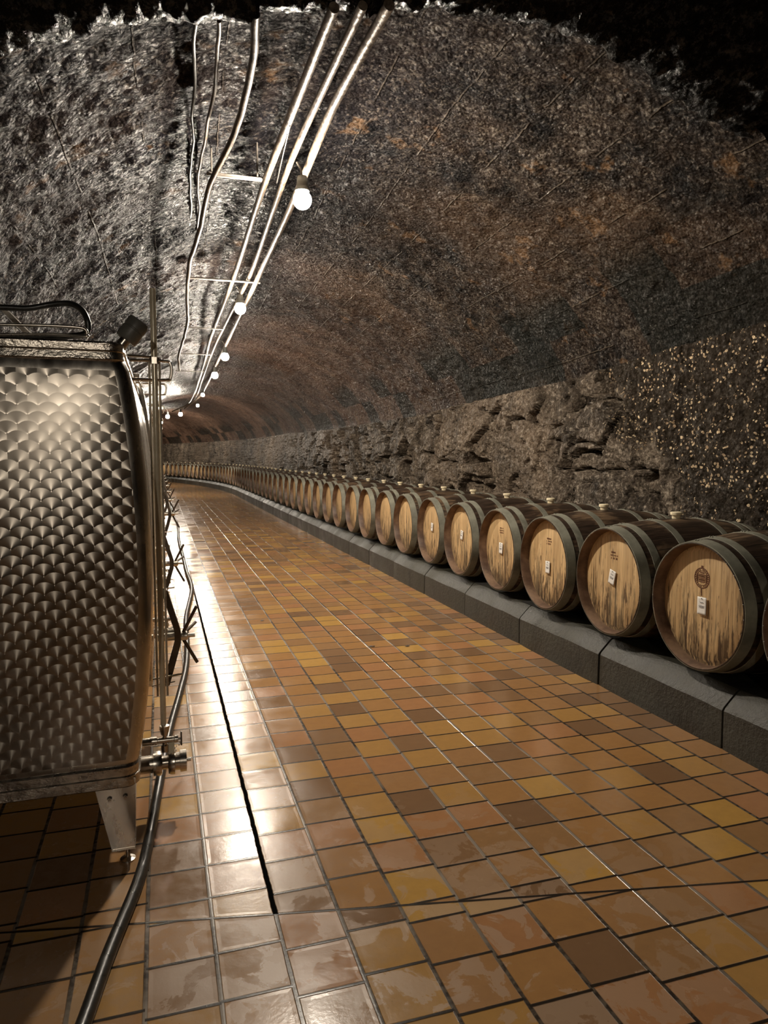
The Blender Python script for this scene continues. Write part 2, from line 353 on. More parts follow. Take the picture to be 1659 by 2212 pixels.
def add_box(bm, c, d, rot=None, bev=0.0):
    r = bmesh.ops.create_cube(bm, size=1.0); vs = r['verts']
    bmesh.ops.scale(bm, vec=d, verts=vs)
    if bev:
        es = list({e for v in vs for e in v.link_edges}); rr = bmesh.ops.bevel(bm, geom=es, offset=bev, segments=2, affect='EDGES', profile=.5)
        vs = list({v for v in rr['verts']} | {v for v in vs if v.is_valid})
    if rot is not None: bmesh.ops.rotate(bm, cent=(0, 0, 0), matrix=rot, verts=vs)
    bmesh.ops.translate(bm, vec=c, verts=vs); return vs
def add_tube(bm, pts, r, seg=12, cap=True, rfun=None):
    pts = [Vector(p) for p in pts]; rings = []; up = None
    for i, p in enumerate(pts):
        t = (pts[min(i+1, len(pts)-1)] - pts[max(i-1, 0)]).normalized()
        if up is None: up = t.orthogonal().normalized()
        up = (up - t*up.dot(t)).normalized(); sd = t.cross(up)
        rr = r if not rfun else rfun(i)
        rings.append([bm.verts.new(p + (up*math.cos(a)+sd*math.sin(a))*rr) for a in [2*PI*k/seg for k in range(seg)]])
    for a, b in zip(rings, rings[1:]):
        for k in range(seg): bm.faces.new((a[k], a[(k+1) % seg], b[(k+1) % seg], b[k]))
    if cap: bm.faces.new(rings[0][::-1]); bm.faces.new(rings[-1])
def add_lathe(bm, prof, seg=32, axis='Z', origin=(0, 0, 0), mat=0, closed=False, mats=None):
    """prof: list of (radius, height) along axis"""
    o = Vector(origin)
    def pt(r, h, a):
        c, s = r*math.cos(a), r*math.sin(a)
        return o + (Vector((c, s, h)) if axis == 'Z' else Vector((h, c, s)) if axis == 'X' else Vector((s, h, c)))
    rings = []
    for r, h in prof:
        if r < 1e-6: rings.append([bm.verts.new(pt(0, h, 0))])
        else: rings.append([bm.verts.new(pt(r, h, 2*PI*k/seg)) for k in range(seg)])
    prs = list(zip(rings, rings[1:])) + ([(rings[-1], rings[0])] if closed else [])
    for n, (a, b) in enumerate(prs):
        for k in range(seg):
            k2 = (k+1) % seg
            if len(a) == 1 and len(b) == 1: continue
            if len(a) == 1: f = bm.faces.new((a[0], b[k2], b[k]))
            elif len(b) == 1: f = bm.faces.new((a[k], a[k2], b[0]))
            else: f = bm.faces.new((a[k], a[k2], b[k2], b[k]))
            f.material_index = mats[n] if mats else mat
def smooth_path(pts, n=6):
    """Catmull-Rom through the points"""
    P_ = [Vector(p) for p in pts]; out = []
    for i in range(len(P_)-1):
        a = P_[max(i-1, 0)]; b = P_[i]; c = P_[i+1]; d = P_[min(i+2, len(P_)-1)]
        for k in range(n):
            t = k/n; out.append(.5*((2*b)+(c-a)*t+(2*a-5*b+4*c-d)*t*t+(3*b-a-3*c+d)*t**3))
    out.append(P_[-1]); return out
def fbm(p, sc, oct=4): return noise.fractal(Vector(p)*sc, 0.9, 2.1, oct)

# ================================================================ THE SETTING
def srange(a, b, base, k):
    out = [a]
    while out[-1] < b: out.append(out[-1] + max(base, k*abs(out[-1])))
    return out
SPRING = [(3.6, 2.24), (4.6, 2.2), (6.2, 2.10), (10.6, 1.98), (17, 1.98), (22, 2.05), (60, 2.05)]
CROWN = [(3, 3.62), (6, 3.60), (10, 3.52), (15, 3.40), (22, 3.40), (27, 3.5), (60, 3.4)]
LC, HW, EXPN = 1.30, 2.60, 2.35
def vault_pt(s, t):                      # t 0 right springing .. 1 left springing
    a = PI*t; e = 2.0/EXPN; zs = lerp_tab(SPRING, s); zc = lerp_tab(CROWN, s)
    ca, sa = math.cos(a), math.sin(a)
    rise = zc-zs; rr = (HW*HW+rise*rise)/(2*rise); l = HW*math.copysign(abs(ca)**.9, ca)
    seg = math.sqrt(max(0, rr*rr-l*l))-(rr-rise); ell = rise*math.sqrt(max(0, 1-(l/HW)**2))
    return LC + l, zs + .62*seg + .38*ell
# vault (ceiling)
def build_vault():
    ss = srange(3.12, 60, .034, .0065); nt = 210; tp = [j/nt for j in range(nt+1)]
    pts, uvs = [], []
    for s in ss:
        row = []; ru = []; arc = 0; pl = None
        prof = [vault_pt(s, t) for t in tp]
        for j, (l, z) in enumerate(prof):
            a, b = prof[max(j-1, 0)], prof[min(j+1, nt)]
            tx, tz = b[0]-a[0], b[1]-a[1]; L = math.hypot(tx, tz) or 1; nx, nz = -tz/L, tx/L       # inward: checked below
            if nx*(LC-l)+nz*(2.2-z) < 0: nx, nz = -nx, -nz
            if pl: arc += math.hypot(l-pl[0], z-pl[1])
            pl = (l, z)
            q = (l, s, z); amp = 1.0 if s < 8 else max(.35, 1-(s-8)*.05)
            d = fbm(q, .9, 3)*.035 + abs(fbm(q, 5.5, 4))*.026*amp + fbm((l+9, s, z), 17, 3)*.012*amp
            if s < 3.3: d += .02
            row.append(P(s, l+nx*d, z+nz*d)); ru.append((arc, s))
        pts.append(row); uvs.append(ru)
    o = grid_mesh('ceiling', pts, uvs, 'vault', flip=False); struct(o)
build_vault()

def block_disp(s, z):                    # broken, bedded rock: big flat-faced blocks with open cracks
    q = Vector((s*.95 + .25*fbm((s, 0, z), 1.6, 2), z*1.75 + .18*fbm((s+5, 3, z), 2.0, 2), 3.3))
    q *= 1.25; d, p = noise.voronoi(q, distance_metric='MANHATTAN')[:2]
    idv = noise.cell_vector(p[0]*13.7)
    crack = min(1.0, (d[1]-d[0])/.08)
    face = (idv.x-.5)*.16 + (q.x-p[0].x)*(idv.y-.5)*.22 + (q.y-p[0].y)*(idv.z-.5)*.28
    q2 = q*2.7; d2, p2 = noise.voronoi(q2, distance_metric='MANHATTAN')[:2]; c2 = min(1.0, (d2[1]-d2[0])/.09)
    return face*.75 + (idv.x*.035) - (1-crack)**1.1*.30 - (1-c2)**1.5*.07 + (noise.cell_vector(p2[0]*9.1).x-.5)*.03
def build_wall_right():
    ss = srange(-3, 4.5, .032, 0) + srange(4.52, 11, .0205, .0)[0:] + srange(11.03, 60, .03, .006); nz = 100
    def make(name, rng, mat):
        pts, uvs = [], []
        for s in rng:
            zs = lerp_tab(SPRING, s) + .03; row = []; ru = []
            for j in range(nz+1):
                f = j/nz; z = .26 + (zs-.26)*f; base = 3.80 - .04*math.sin(PI*f)
                kb = min(1, max(0, (s-4.75-.9*(z-1.5)-.3*fbm((s, 2, z), 1.5, 3))/.35)) * min(1, max(.25, 1-(s-14)/10))
                kb *= min(1, (zs-z)/.12 + .25)
                peb = fbm((s, 1, z), 1.2, 3)*.05 + abs(fbm((s, 4, z), 6, 4))*.045
                d = peb*(1-.6*kb) + block_disp(s, z)*kb + fbm((s, 7, z), 11, 4)*.012
                row.append(P(s, base-d, z)); ru.append((s, z))
            row.append(P(s, 4.1, zs+.02)); ru.append((s, zs))
            pts.append(row); uvs.append(ru)
        struct(grid_mesh(name, pts, uvs, mat, flip=True))
    make('wall_right', ss, 'wallrock')
build_wall_right()
def build_wall_left():
    ss = srange(-3, 60, .12, .012); pts, uvs = [], []
    for s in ss:
        zs = lerp_tab(SPRING, s)+.05
        row = [P(s, -1.33 + .05*fbm((s, 20, z), 2.2, 4), z) for z in [zs*k/30 for k in range(31)]] + [P(s, -1.6, zs+.03)]
        pts.append(row); uvs.append([(s, p.z) for p in row])
    struct(grid_mesh('wall_left', pts, uvs, 'wallrock'))
build_wall_left()
# floor
ss = srange(-4, 60, .25, .012)
pts = [[P(s, l, 0) for l in (-1.45, -.5, .5, 1.5, 2.56)] for s in ss]
uvs = [[(l, s) for l in (-1.45, -.5, .5, 1.5, 2.56)] for s in ss]
struct(grid_mesh('floor', pts, uvs, 'tile', flip=True))
# ledge that carries the barrels
pts = [[P(s, l, .285) for l in (2.62, 3.2, 4.1)] for s in ss]
struct(grid_mesh('trim_2', pts, None, 'ledge', flip=True))
# concrete kerb, cast in one metre lengths
def build_kerb():
    bm = bmesh.new(); s = -3.35
    prof = [(2.52, 0), (2.522, .192), (2.532, .208), (2.60, .278), (2.616, .286), (2.80, .287), (2.80, 0)]
    while s < 58:
        L = 1.0; j = random.uniform(-.003, .003); n = 8
        rings = []
        for k in range(n+1):
            q = s + .006 + (L-.012)*k/n; inset = .008 if k in (0, n) else 0
            jz = random.uniform(-.002, .002)
            rings.append([bm.verts.new(P(q, l+j+(inset if l < 2.7 else 0)+(fbm((q, l, z), 5, 2)*.006 if z > 0 and l < 2.7 else 0), max(0, z+(jz if z > .1 else 0)-(inset*.6 if z > .1 else 0)))) for l, z in prof])
        m_ = len(prof)
        for a, b in zip(rings, rings[1:]):
            for k in range(m_): bm.faces.new((a[k], a[(k+1) % m_], b[(k+1) % m_], b[k]))
        bm.faces.new(rings[0]); bm.faces.new(rings[-1][::-1]); s += L
    bmesh.ops.recalc_face_normals(bm, faces=bm.faces)
    struct(from_bm('trim_1', bm, 'kerb', angle=25))
build_kerb()
# near rock brow: the higher, unlit cavern the camera stands in
LIP = [(-1.55, 2.05), (-1.25, 2.55), (-.62, 2.86), (-.34, 3.0), (-.13, 3.10), (.14, 3.19), (.45, 3.26), (.78, 3.335), (1.06, 3.385), (1.28, 3.41), (1.76, 3.42), (2.23, 3.36), (2.72, 3.18), (3.21, 3.06), (3.6, 2.85), (3.9, 2.5), (4.0, 2.05)]
def build_brow():
    cv = smooth_path([(a, 0, b) for a, b in LIP], 22); n = len(cv)
    rows = [(-.30, .55, 0), (-.12, .30, .3), (.0, .10, .6), (.04, .02, 1), (.0, 0, 1), (-.06, .02, 1), (-.14, .07, 1), (-.24, .15, 1), (-.36, .25, 1), (-.5, .36, 1), (-.7, .5, 1), (-.95, .62, 1), (-1.3, .75, 1), (-1.8, .85, 1), (-2.6, .9, 1), (-3.8, .9, 1), (-6.2, .9, 1)]
    dense = []
    for (a, b, c), (d, e, f) in zip(rows, rows[1:]):
        m_ = 1 if a >= 3 else max(2, int(abs(d-a)/.035)); m_ = min(m_, 14)
        for k in range(m_): t = k/m_; dense.append((a+(d-a)*t, b+(e-b)*t, c+(f-c)*t))
    dense.append(rows[-1]); pts = []
    for dy, out, amp in dense:
        row = []
        for p in cv:
            c = Vector((1.4, 0, 2.0)); r = (p-c); r.y = 0; r.normalize()
            q = p + r*out; y = (3.16 if dy <= 0 else 3.16) + dy
            y += fbm((p.x, 1, p.z), 1.3, 3)*.06 + fbm((p.x, 9, p.z), 6, 3)*.035
            d = fbm((q.x, y, q.z), 2.2, 4)*.10*amp*min(1, .25+out*3) + abs(fbm((q.x, y+7, q.z), 7, 4))*.05*amp
            row.append(Vector((q.x, y, q.z)) - r*(d-.02))
        pts.append(row)
    struct(grid_mesh('ceiling_brow', pts, [[(0, 0)]*n for _ in pts], 'darkrock', flip=False))
    # closing wall far behind the camera
    bm = bmesh.new(); add_box(bm, (1.3, -3.3, 2.0), (7, .2, 5)); struct(from_bm('wall_back', bm, 'darkrock'))
build_brow()

# ================================================================ BARRELS
LB = .98; RH = .318; RB = .364; ZC = .651
def brad(x):                                # stave radius at depth x from the front rim
    t = (x - LB/2)/(LB/2); return RH + (RB-RH)*(1-t*t)**1.0
def barrel_parts():
    """meshes, front rim at x=0, axis +X"""
    m = {}
    bm = bmesh.new(); n = 26
    prof = [(.298, .075), (.302, .058), (.3085, .004), (RH-.007, 0), (RH-.002, 0)]
    mats = [1, 1, 1, 0]
    for k in range(1, n): x = LB*k/n; prof.append((brad(x), x)); mats.append(0)
    prof += [(RH-.002, LB), (RH-.007, LB), (.3085, LB-.004), (.302, LB-.058), (.298, LB-.075)]; mats += [0, 0, 1, 1, 1]
    add_lathe(bm, prof, 56, 'X', mats=mats); bmesh.ops.recalc_face_normals(bm, faces=bm.faces); m['staves'] = bm
    def head(x, sg):
        b = bmesh.new(); add_lathe(b, [(0, x), (.15, x), (.272, x), (.290, x+sg*.009), (.3005, x+sg*.011), (.3005, x+sg*.02), (0, x+sg*.02)], 48, 'X')
        bmesh.ops.recalc_face_normals(b, faces=b.faces); return b
    m['head'] = head(.054, 1); m['head2'] = head(LB-.054, -1)
    def hoop(x0, x1):
        b = bmesh.new(); e = .0035; k = 4
        out = [(brad(x0+(x1-x0)*i/k)+e, x0+(x1-x0)*i/k) for i in range(k+1)]
        inn = [(brad(x1)-.004, x1), (brad(x0)-.004, x0)]
        add_lathe(b, out+inn, 56, 'X', closed=True)
        # the rivetted lap at the top
        xc = (x0+x1)/2; r = brad(xc)+e
        for dx in (-.011, .011):
            for a in (0.0, .045):
                y, z = r*math.sin(a+.05), r*math.cos(a+.05)
                bmesh.ops.create_icosphere(b, subdivisions=1, radius=.0055, matrix=Matrix.Translation((xc+dx, y, z)))
        bmesh.ops.recalc_face_normals(b, faces=b.faces); return b
    hs = [(.003, .062), (.098, .142), (.300, .342)]
    hs += [(LB-b, LB-a) for a, b in hs]
    m['hoops'] = [hoop(*h) for h in hs]
    b = bmesh.new(); add_lathe(b, [(0, RB-.02), (.022, RB-.02), (.025, RB+.008), (.025, RB+.018), (.034, RB+.022), (.035, RB+.036), (.031, RB+.040), (0, RB+.039)], 24, 'Z', origin=(LB/2, 0, 0))
    bmesh.ops.recalc_face_normals(b, faces=b.faces); m['bung'] = b
    return m
bp = barrel_parts()
def mesh_of(name, bm, mats, ang=35):
    me = bpy.data.meshes.new(name); bm.normal_update(); bm.to_mesh(me); bm.free()
    for q in mats: me.materials.append(M[q])
    me.polygons.foreach_set('use_smooth', [True]*len(me.polygons)); me.set_sharp_from_angle(angle=math.radians(ang)); return me
ME = {'staves': mesh_of('staves', bp['staves'], ['stave', 'chime']), 'head': mesh_of('head', bp['head'], ['head']), 'head2': mesh_of('rear_head', bp['head2'], ['head']),
      'bung': mesh_of('bung', bp['bung'], ['bung']), 'hoops': [mesh_of('hoop', h, ['hoop']) for h in bp['hoops']]}
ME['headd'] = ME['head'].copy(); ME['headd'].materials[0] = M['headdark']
def proto_barrel():
    t = empty('oak_barrel', (0, 0, 0))
    def ch(n, me): o = bpy.data.objects.new(n, me); C.objects.link(o); o.parent = t; return o
    ch('staves', ME['staves']); ch('front_head', ME['head']); ch('rear_head', ME['head2'])
    for h in ME['hoops']: ch('hoop', h)
    ch('bung', ME['bung']); return t
def copy_tree(o, parent=None):
    c = o.copy(); C.objects.link(c); c.parent = parent
    for ch in [q for q in o.children]: copy_tree(ch, c)
    return c
ORD = ['first', 'second', 'third', 'fourth', 'fifth', 'sixth', 'seventh', 'eighth', 'ninth', 'tenth', 'eleventh', 'twelfth', 'thirteenth', 'fourteenth', 'fifteenth', 'sixteenth', 'seventeenth', 'eighteenth', 'nineteenth']
TENS = {2: 'twent', 3: 'thirt', 4: 'fort', 5: 'fift'}
UN = ['', 'first', 'second', 'third', 'fourth', 'fifth', 'sixth', 'seventh', 'eighth', 'ninth']
def ordinal(n):
    if n <= 19: return ORD[n-1]
    return TENS[n//10] + ('ieth' if n % 10 == 0 else 'y-' + UN[n % 10])
BS = [2.125, 2.862, 3.597, 4.335, 5.085, 5.83]
while BS[-1] < 42.5: BS.append(BS[-1] + .752)
proto = proto_barrel(); barrels = []
SPECIAL = {0: 'dark oak barrel cut off by the right edge of the view',
           1: 'nearest whole oak barrel, with round branded emblem above a white tag',
           2: 'dark oak barrel with a tilted white tag, second whole one from the right',
           3: 'oak barrel with narrow white tag low on its head, third whole one from right',
           4: 'oak barrel with brown upper staves and white tag, fourth whole one from the right',
           5: 'oak barrel with small tilted tag beside the brown-topped one, fifth whole from the right',
           6: 'oak barrel with the farthest of the white tags, sixth whole one from the right'}
L_HEAD = 2.53
for i, s in enumerate(BS):
    t = proto if i == 0 else copy_tree(proto)
    a = heading(s); roll = random.uniform(-.03, .03) if i > 6 else 0
    t.location = P(s, L_HEAD + random.uniform(-.008, .008)*(i > 1), ZC); t.rotation_euler = (0, 0, a + (random.uniform(-.012, .012) if i > 1 else 0))
    lab = SPECIAL.get(i)
    dark = 20.3 < s < 25.6  # barrels around the start of the curve get the darker head colours
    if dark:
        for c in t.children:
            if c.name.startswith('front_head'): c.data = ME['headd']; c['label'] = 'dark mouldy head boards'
    if lab is None:
        kind = 'oak barrel with blackened head' if dark else ('oak barrel with bare pale head' if s < S0 else 'distant pale-headed barrel in the curve')
        lab = '%s, %s whole one from the right' % (kind, ordinal(i))
    tag(t, lab, 'barrel', 'wine barrels in a row along the ledge')
    barrels.append(t)

# branded emblem on barrel 1, faint brands on 2-4 (parts of their barrels)
def facing(pts_fn): pass
def brand_emblem(parent, cy, cz):
    bm = bmesh.new(); X = .0525
    def ring(r0, r1, seg=36, x=X):
        vs = []
        for k in range(seg):
            a = 2*PI*k/seg; vs.append([bm.verts.new((xx, cy+r*math.cos(a), cz+r*math.sin(a))) for r, xx in ((r0, x+.002), (r0, x), (r1, x), (r1, x+.002))])
        for k in range(seg):
            a, b = vs[k], vs[(k+1) % seg]
            for q in range(4): bm.faces.new((a[q], a[(q+1) % 4], b[(q+1) % 4], b[q]))
    ring(.048, .053); ring(.036, .038)
    for k in range(26):                                       # marks round the ring
        if k in (6, 19): continue
        a = 2*PI*k/26; add_box(bm, (X+.0005, cy+.043*math.cos(a), cz+.043*math.sin(a)), (.002, .0035, .006), Matrix.Rotation(a-PI/2, 3, 'X') if False else None)
    for sy in (-1, 1): add_box(bm, (X+.0005, cy+sy*.030, cz), (.002, .0035, .040))
    for z, wd in ((.018, .05), (.0, .05), (-.018, .046), (.028, .03)): add_box(bm, (X+.0005, cy, cz+z), (.002, wd, .0045))
    for z in (.009, -.009):
        for k in range(7): add_box(bm, (X+.0005, cy-.021+k*.007, cz+z), (.002, .0025, .0075))
    add_box(bm, (X+.0005, cy, cz+.058), (.002, .012, .010)); add_box(bm, (X+.0005, cy, cz-.064), (.002, .004, .02)); add_box(bm, (X+.0005, cy-.001, cz-.08), (.002, .003, .02))
    bmesh.ops.recalc_face_normals(bm, faces=bm.faces)
    o = from_bm('branded_emblem', bm, 'brand', parent, smooth=False); o['label'] = 'round brown emblem burnt into the head'
brand_emblem(barrels[1], .015, .135)
def brand_text(parent, cy, cz, seed):
    rr = random.Random(seed); bm = bmesh.new()
    for row, (wd, h) in enumerate(((.06, .012), (.075, .010), (.065, .012))):
        n = 7
        for k in range(n):
            if rr.random() < .85: add_box(bm, (.0532, cy+(k-(n-1)/2)*wd/n, cz-row*.018), (.0015, rr.uniform(.003, .006), h*rr.uniform(.7, 1)))
    o = from_bm('branded_lettering', bm, 'brand', parent, smooth=False); o['label'] = 'faint burnt lettering'
for i in (2, 3, 4): brand_text(barrels[i], 0.0, .17, i)
# white paper tags, pinned to the heads
TAGS = {1: (.0, -.003, .062, .088, -.03), 2: (.005, .02, .060, .086, .20), 3: (.0, -.03, .058, .086, -.03), 4: (-.005, .01, .062, .088, .0), 5: (.005, .035, .055, .084, .10), 6: (.0, .035, .055, .084, .03)}
TLAB = {1: 'white paper tag on the nearest whole barrel, under the round emblem', 2: 'most tilted white paper tag, pinned to the second whole barrel from the right',
        3: 'white paper tag pinned low on the third whole barrel head from the right', 4: 'straight hanging white paper tag on the brown-topped fourth barrel from the right',
        5: 'slightly tilted white paper tag on the fifth whole barrel from the right', 6: 'farthest of the white paper tags, on the sixth whole barrel from the right'}
for i, (cy, cz, wd, ht, tilt) in TAGS.items():
    b = barrels[i]; bx, by, bz = b.location
    t = empty('paper_tag', (bx+.0485, by+cy, bz+cz)); t.rotation_euler = (tilt, 0, 0)
    pts = []
    for a in range(7):
        row = []
        for c in range(9):
            y = (a/6-.5)*wd; z = (c/8-.5)*ht; row.append(Vector((-.003-.004*(1-c/8)*(.4+.6*(1-a/6)), y, z)))
        pts.append(row)
    o = grid_mesh('paper', pts, None, 'paper', t)
    sm = o.modifiers.new('s', 'SOLIDIFY'); sm.thickness = .0008
    bm = bmesh.new(); rr = random.Random(i)
    for row, (z, n, w_) in enumerate(((.2, 4, .4), (.0, 9, .62), (-.08, 8, .5))):
        y0 = -w_/2*wd
        for k in range(n):
            y = -(y0 + (k+.5)*w_*wd/n); h = rr.uniform(.0025, .005)
            add_box(bm, (-.0082+.002*(z+.5), y, z*ht+rr.uniform(-.001, .001)), (.001, w_*wd/n*.75, h*.55))
    from_bm('handwriting', bm, 'ink', t, smooth=False)
    bm = bmesh.new(); bmesh.ops.create_icosphere(bm, subdivisions=1, radius=.003, matrix=Matrix.Translation((-.006, 0, ht*.42))); from_bm('pin', bm, 'rivet', t)
    tag(t, TLAB[i], 'tag', 'white tags on the barrels')

# ================================================================ CEILING PIPES, CABLES AND LAMPS
def pix_path(px, dzs):
    return [pixel_point(u, v, d) for (u, v), d in zip(px, dzs)]
def pipe(name, pts, r, mat, label, cat, group=None, seg=14, wob=0.0):
    pth = smooth_path(pts, 10); bm = bmesh.new()
    if wob: pth = [p + Vector((fbm(p, 2, 2)*wob, 0, fbm(p+Vector((9, 0, 0)), 2, 2)*wob)) for p in pth]
    add_tube(bm, pth, r, seg); bmesh.ops.recalc_face_normals(bm, faces=bm.faces)
    return tag(from_bm(name, bm, mat, angle=60), label, cat, group)
G = 'pipes along the vault crown'
DZ = [1.9, 1.9, 1.9, 1.88, 1.84, 1.80, 1.74, 1.66, 1.52]
pipe('ceiling_pipe', pix_path([(722, 16), (600, 320), (560, 430), (518, 560), (490, 640), (455, 730), (437, 800), (411, 868), (372, 889)], DZ[:8]+[1.42]), .024, 'pipe', 'rusty steel pipe nearest the middle of the vault, leftmost of three parallel pipes', 'pipe', G)
pipe('ceiling_pipe', pix_path([(784, 12), (640, 320), (588, 460), (540, 595), (492, 690), (462, 752), (440, 812), (420, 864), (385, 884)], DZ[:8]+[1.42]), .021, 'pipe', 'rusty steel pipe in the middle of the three parallel ceiling pipes', 'pipe', G)
pipe('ceiling_pipe', pix_path([(841, 10), (720, 230), (660, 372), (618, 470), (562, 590), (515, 690), (475, 772), (437, 850), (398, 884)], DZ[:8]+[1.42]), .025, 'pipe', 'pale crusted pipe beside the lamps, rightmost of three parallel pipes', 'pipe', G)
pipe('conduit', pix_path([(555, 32), (538, 170), (500, 300), (456, 392), (436, 480), (410, 570), (404, 640), (404, 700), (392, 748), (386, 770), (388, 800)], [1.9, 1.9, 1.89, 1.87, 1.85, 1.82, 1.78, 1.74, 1.70, 1.66, 1.6]), .019, 'conduit', 'wavy dark conduit running left of the three ceiling pipes', 'conduit', wob=.01)
pipe('ceiling_cable', pix_path([(421, 45), (416, 230), (413, 400), (408, 560)], [1.95, 2.0, 2.03, 2.03]), .009, 'rubber', 'thin black cable furthest left under the vault, left of the conduit', 'cable', wob=.02)
pipe('ceiling_cable', pix_path([(472, 45), (460, 190), (440, 300), (430, 400), (428, 520)], [1.95, 1.98, 2.02, 2.03, 2.03]), .010, 'conduit', 'thin cable just left of the wavy conduit, partly rusty', 'cable', wob=.02)
pipe('lamp_wire', pix_path([(626, 272), (612, 330), (598, 395)], [1.86, 1.84, 1.83]), .004, 'rubber', 'thin wire dangling between two ceiling pipes before the nearest lamp', 'wire')
def hanger(u0, u1, v, dz, label, w_=.035):
    a = pixel_point(u0, v, dz); b = pixel_point(u1, v+4, dz); t = empty('pipe_bracket', a.lerp(b, .5)); ct = a.lerp(b, .5)
    a.y = b.y = ct.y; L = (b-a).length
    bm = bmesh.new(); add_box(bm, (0, 0, 0), (L+.04, w_, .012), bev=.002)
    from_bm('crossbar', bm, 'bracket', t)
    for sx in (-1, 1):
        bm = bmesh.new(); add_tube(bm, [(sx*L*.46, 0, 0), (sx*L*.46, 0, .34)], .006, 8); from_bm('hanger_rod', bm, 'bracket', t)
    tag(t, label, 'bracket', 'brackets under the ceiling pipes'); return t
hanger(452, 562, 380, 1.90, 'nearest flat crossbar bracket holding the pipes before the first lamp', .05)
hanger(404, 560, 603, 1.84, 'second crossbar bracket from the viewer, between the first two lamps', .05)
hanger(402, 480, 707, 1.78, 'third crossbar bracket from the viewer, left of the second lamp')
hanger(388, 452, 763, 1.72, 'fourth crossbar bracket from the viewer, left of the third lamp')
hanger(382, 440, 800, 1.68, 'fifth crossbar bracket, level with the fourth lamp')

def lamp_proto():
    t = empty('ceiling_lamp', (0, 0, 0))
    bm = bmesh.new(); bmesh.ops.create_uvsphere(bm, u_segments=20, v_segments=12, radius=.060, matrix=Matrix.Scale(1.0, 4)); from_bm('globe', bm, 'globe', t, angle=80)
    bm = bmesh.new(); add_lathe(bm, [(0, .150), (.030, .148), (.034, .130), (.036, .082), (.044, .072), (.046, .054), (.030, .052), (0, .052)], 20); bmesh.ops.recalc_face_normals(bm, faces=bm.faces); from_bm('lamp_socket', bm, 'greyplastic', t)
    bm = bmesh.new(); add_tube(bm, [(0, 0, .148), (-.01, 0, .20), (-.035, .0, .235)], .007, 8); from_bm('stem', bm, 'bracket', t); return t
lp = lamp_proto()
LAMPS = [(653, 432, 1.66, 'nearest and largest glowing lamp, beside the ceiling pipes'), (519, 667, 1.60, 'second glowing lamp from the viewer on the ceiling pipes'),
         (486, 771, 1.52, 'third glowing lamp from the viewer, right of the pipes'), (464, 811, 1.47, 'fourth glowing lamp from the viewer, below the third'),
         (438, 853, 1.42, 'small faint lamp at the bend of the far pipes'), (427, 876, 1.38, 'small faint lamp just below the bend of the far pipes'),
         (390, 895, 1.42, 'bright far lamp under the end of the pipes, right one of the last pair'), (362, 900, 1.36, 'farthest bright lamp, beside the tank fittings')]
for i, (u, v, dz, lab) in enumerate(LAMPS):
    t = lp if i == 0 else copy_tree(lp); t.location = pixel_point(u, v, dz)
    if i in (4, 5): t.scale = (.7, .7, .7)
    if i in (6, 7): t.scale = (1.15, 1.15, 1.15)
    if i >= 2:
        g_ = [c for c in t.children if c.name.startswith('globe')][0]
        if i == 2: far_me = g_.data.copy(); far_me.materials[0] = M['farglobe']
        g_.data = far_me
    tag(t, lab, 'lamp', 'lamps along the ceiling pipes')
# lamps outside the view: an unseen pair round the far curve, one in the cavern behind the viewer
for s, l, lab in ((34.5, 1.0, 'lamp on the vault round the far curve, out of sight'), (41, 1.0, 'last lamp on the vault, hidden behind the far curve')):
    t = copy_tree(lp); t.location = P(s, l, 2.9); tag(t, lab, 'lamp')
t = copy_tree(lp); t.location = (-.55, -2.2, 2.25); t.scale = (.56, .56, .56); tag(t, 'lamp hanging in the cavern behind the viewer', 'lamp')

# ================================================================ TANKS
def side_x(z, z0, z1, bulge=.075, x0=-.112):
    f = (z-z0)/(z1-z0); f = min(1, max(0, f)); return x0 + bulge*math.sin(PI*f)**.65
def tank_body(t, y0, y1, z0, z1, xl, turned=True, x0=-.112, bulge=.078):
    """rounded rectangular shell, panels bulging"""
    bm = bmesh.new(); n = 40; R = .045; rings = []; nx = 26; ny = 12
    for k in range(n+1):
        z = z0 + (z1-z0)*k/n; f = k/n; inset = 0
        if k < 2: inset = (.02, .006)[k]
        if k > n-2: inset = (.006, .022)[k-n+1]
        xr = side_x(z, z0, z1, bulge, x0) - inset; xL = xl; fb = .030*math.sin(PI*f)
        ring = []
        # front edge, left to right
        for i in range(nx+1):
            g = i/nx; x = xL+R + (xr-R-xL-R)*g; ring.append((x, y0 - fb*math.sin(PI*g)**.8 + inset, z))
        for i in range(1, 6): a = -PI/2 + PI/2*i/6; ring.append((xr-R+R*math.cos(a), y0+R+R*math.sin(a)+inset, z))
        for i in range(ny+1): g = i/ny; ring.append((xr, y0+R + (y1-y0-2*R)*g, z))
        for i in range(1, 6): a = PI/2*i/6; ring.append((xr-R+R*math.cos(a), y1-R+R*math.sin(a), z))
        for i in range(nx+1): g = i/nx; ring.append((xr-R + (xL+R-xr+R)*g, y1, z))
        for i in range(1, 6): a = PI/2+PI/2*i/6; ring.append((xL+R+R*math.cos(a), y1-R+R*math.sin(a), z))
        for i in range(ny+1): g = i/ny; ring.append((xL, y1-R - (y1-y0-2*R)*g, z))
        for i in range(1, 6): a = PI+PI/2*i/6; ring.append((xL+R+R*math.cos(a), y0+R+R*math.sin(a), z))
        rings.append([bm.verts.new(p) for p in ring])
    m_ = len(rings[0])
    for k, (a, b) in enumerate(zip(rings, rings[1:])):
        for q in range(m_):
            f = bm.faces.new((a[q], a[(q+1) % m_], b[(q+1) % m_], b[q]))
            f.material_index = 1 if (turned and q < nx and 2 <= k < n-2) else 0
    bm.faces.new(rings[0][::-1]); bm.faces.new(rings[-1]); bmesh.ops.recalc_face_normals(bm, faces=bm.faces)
    return from_bm('tank_shell', bm, ['steel', 'turned'], t, angle=40)
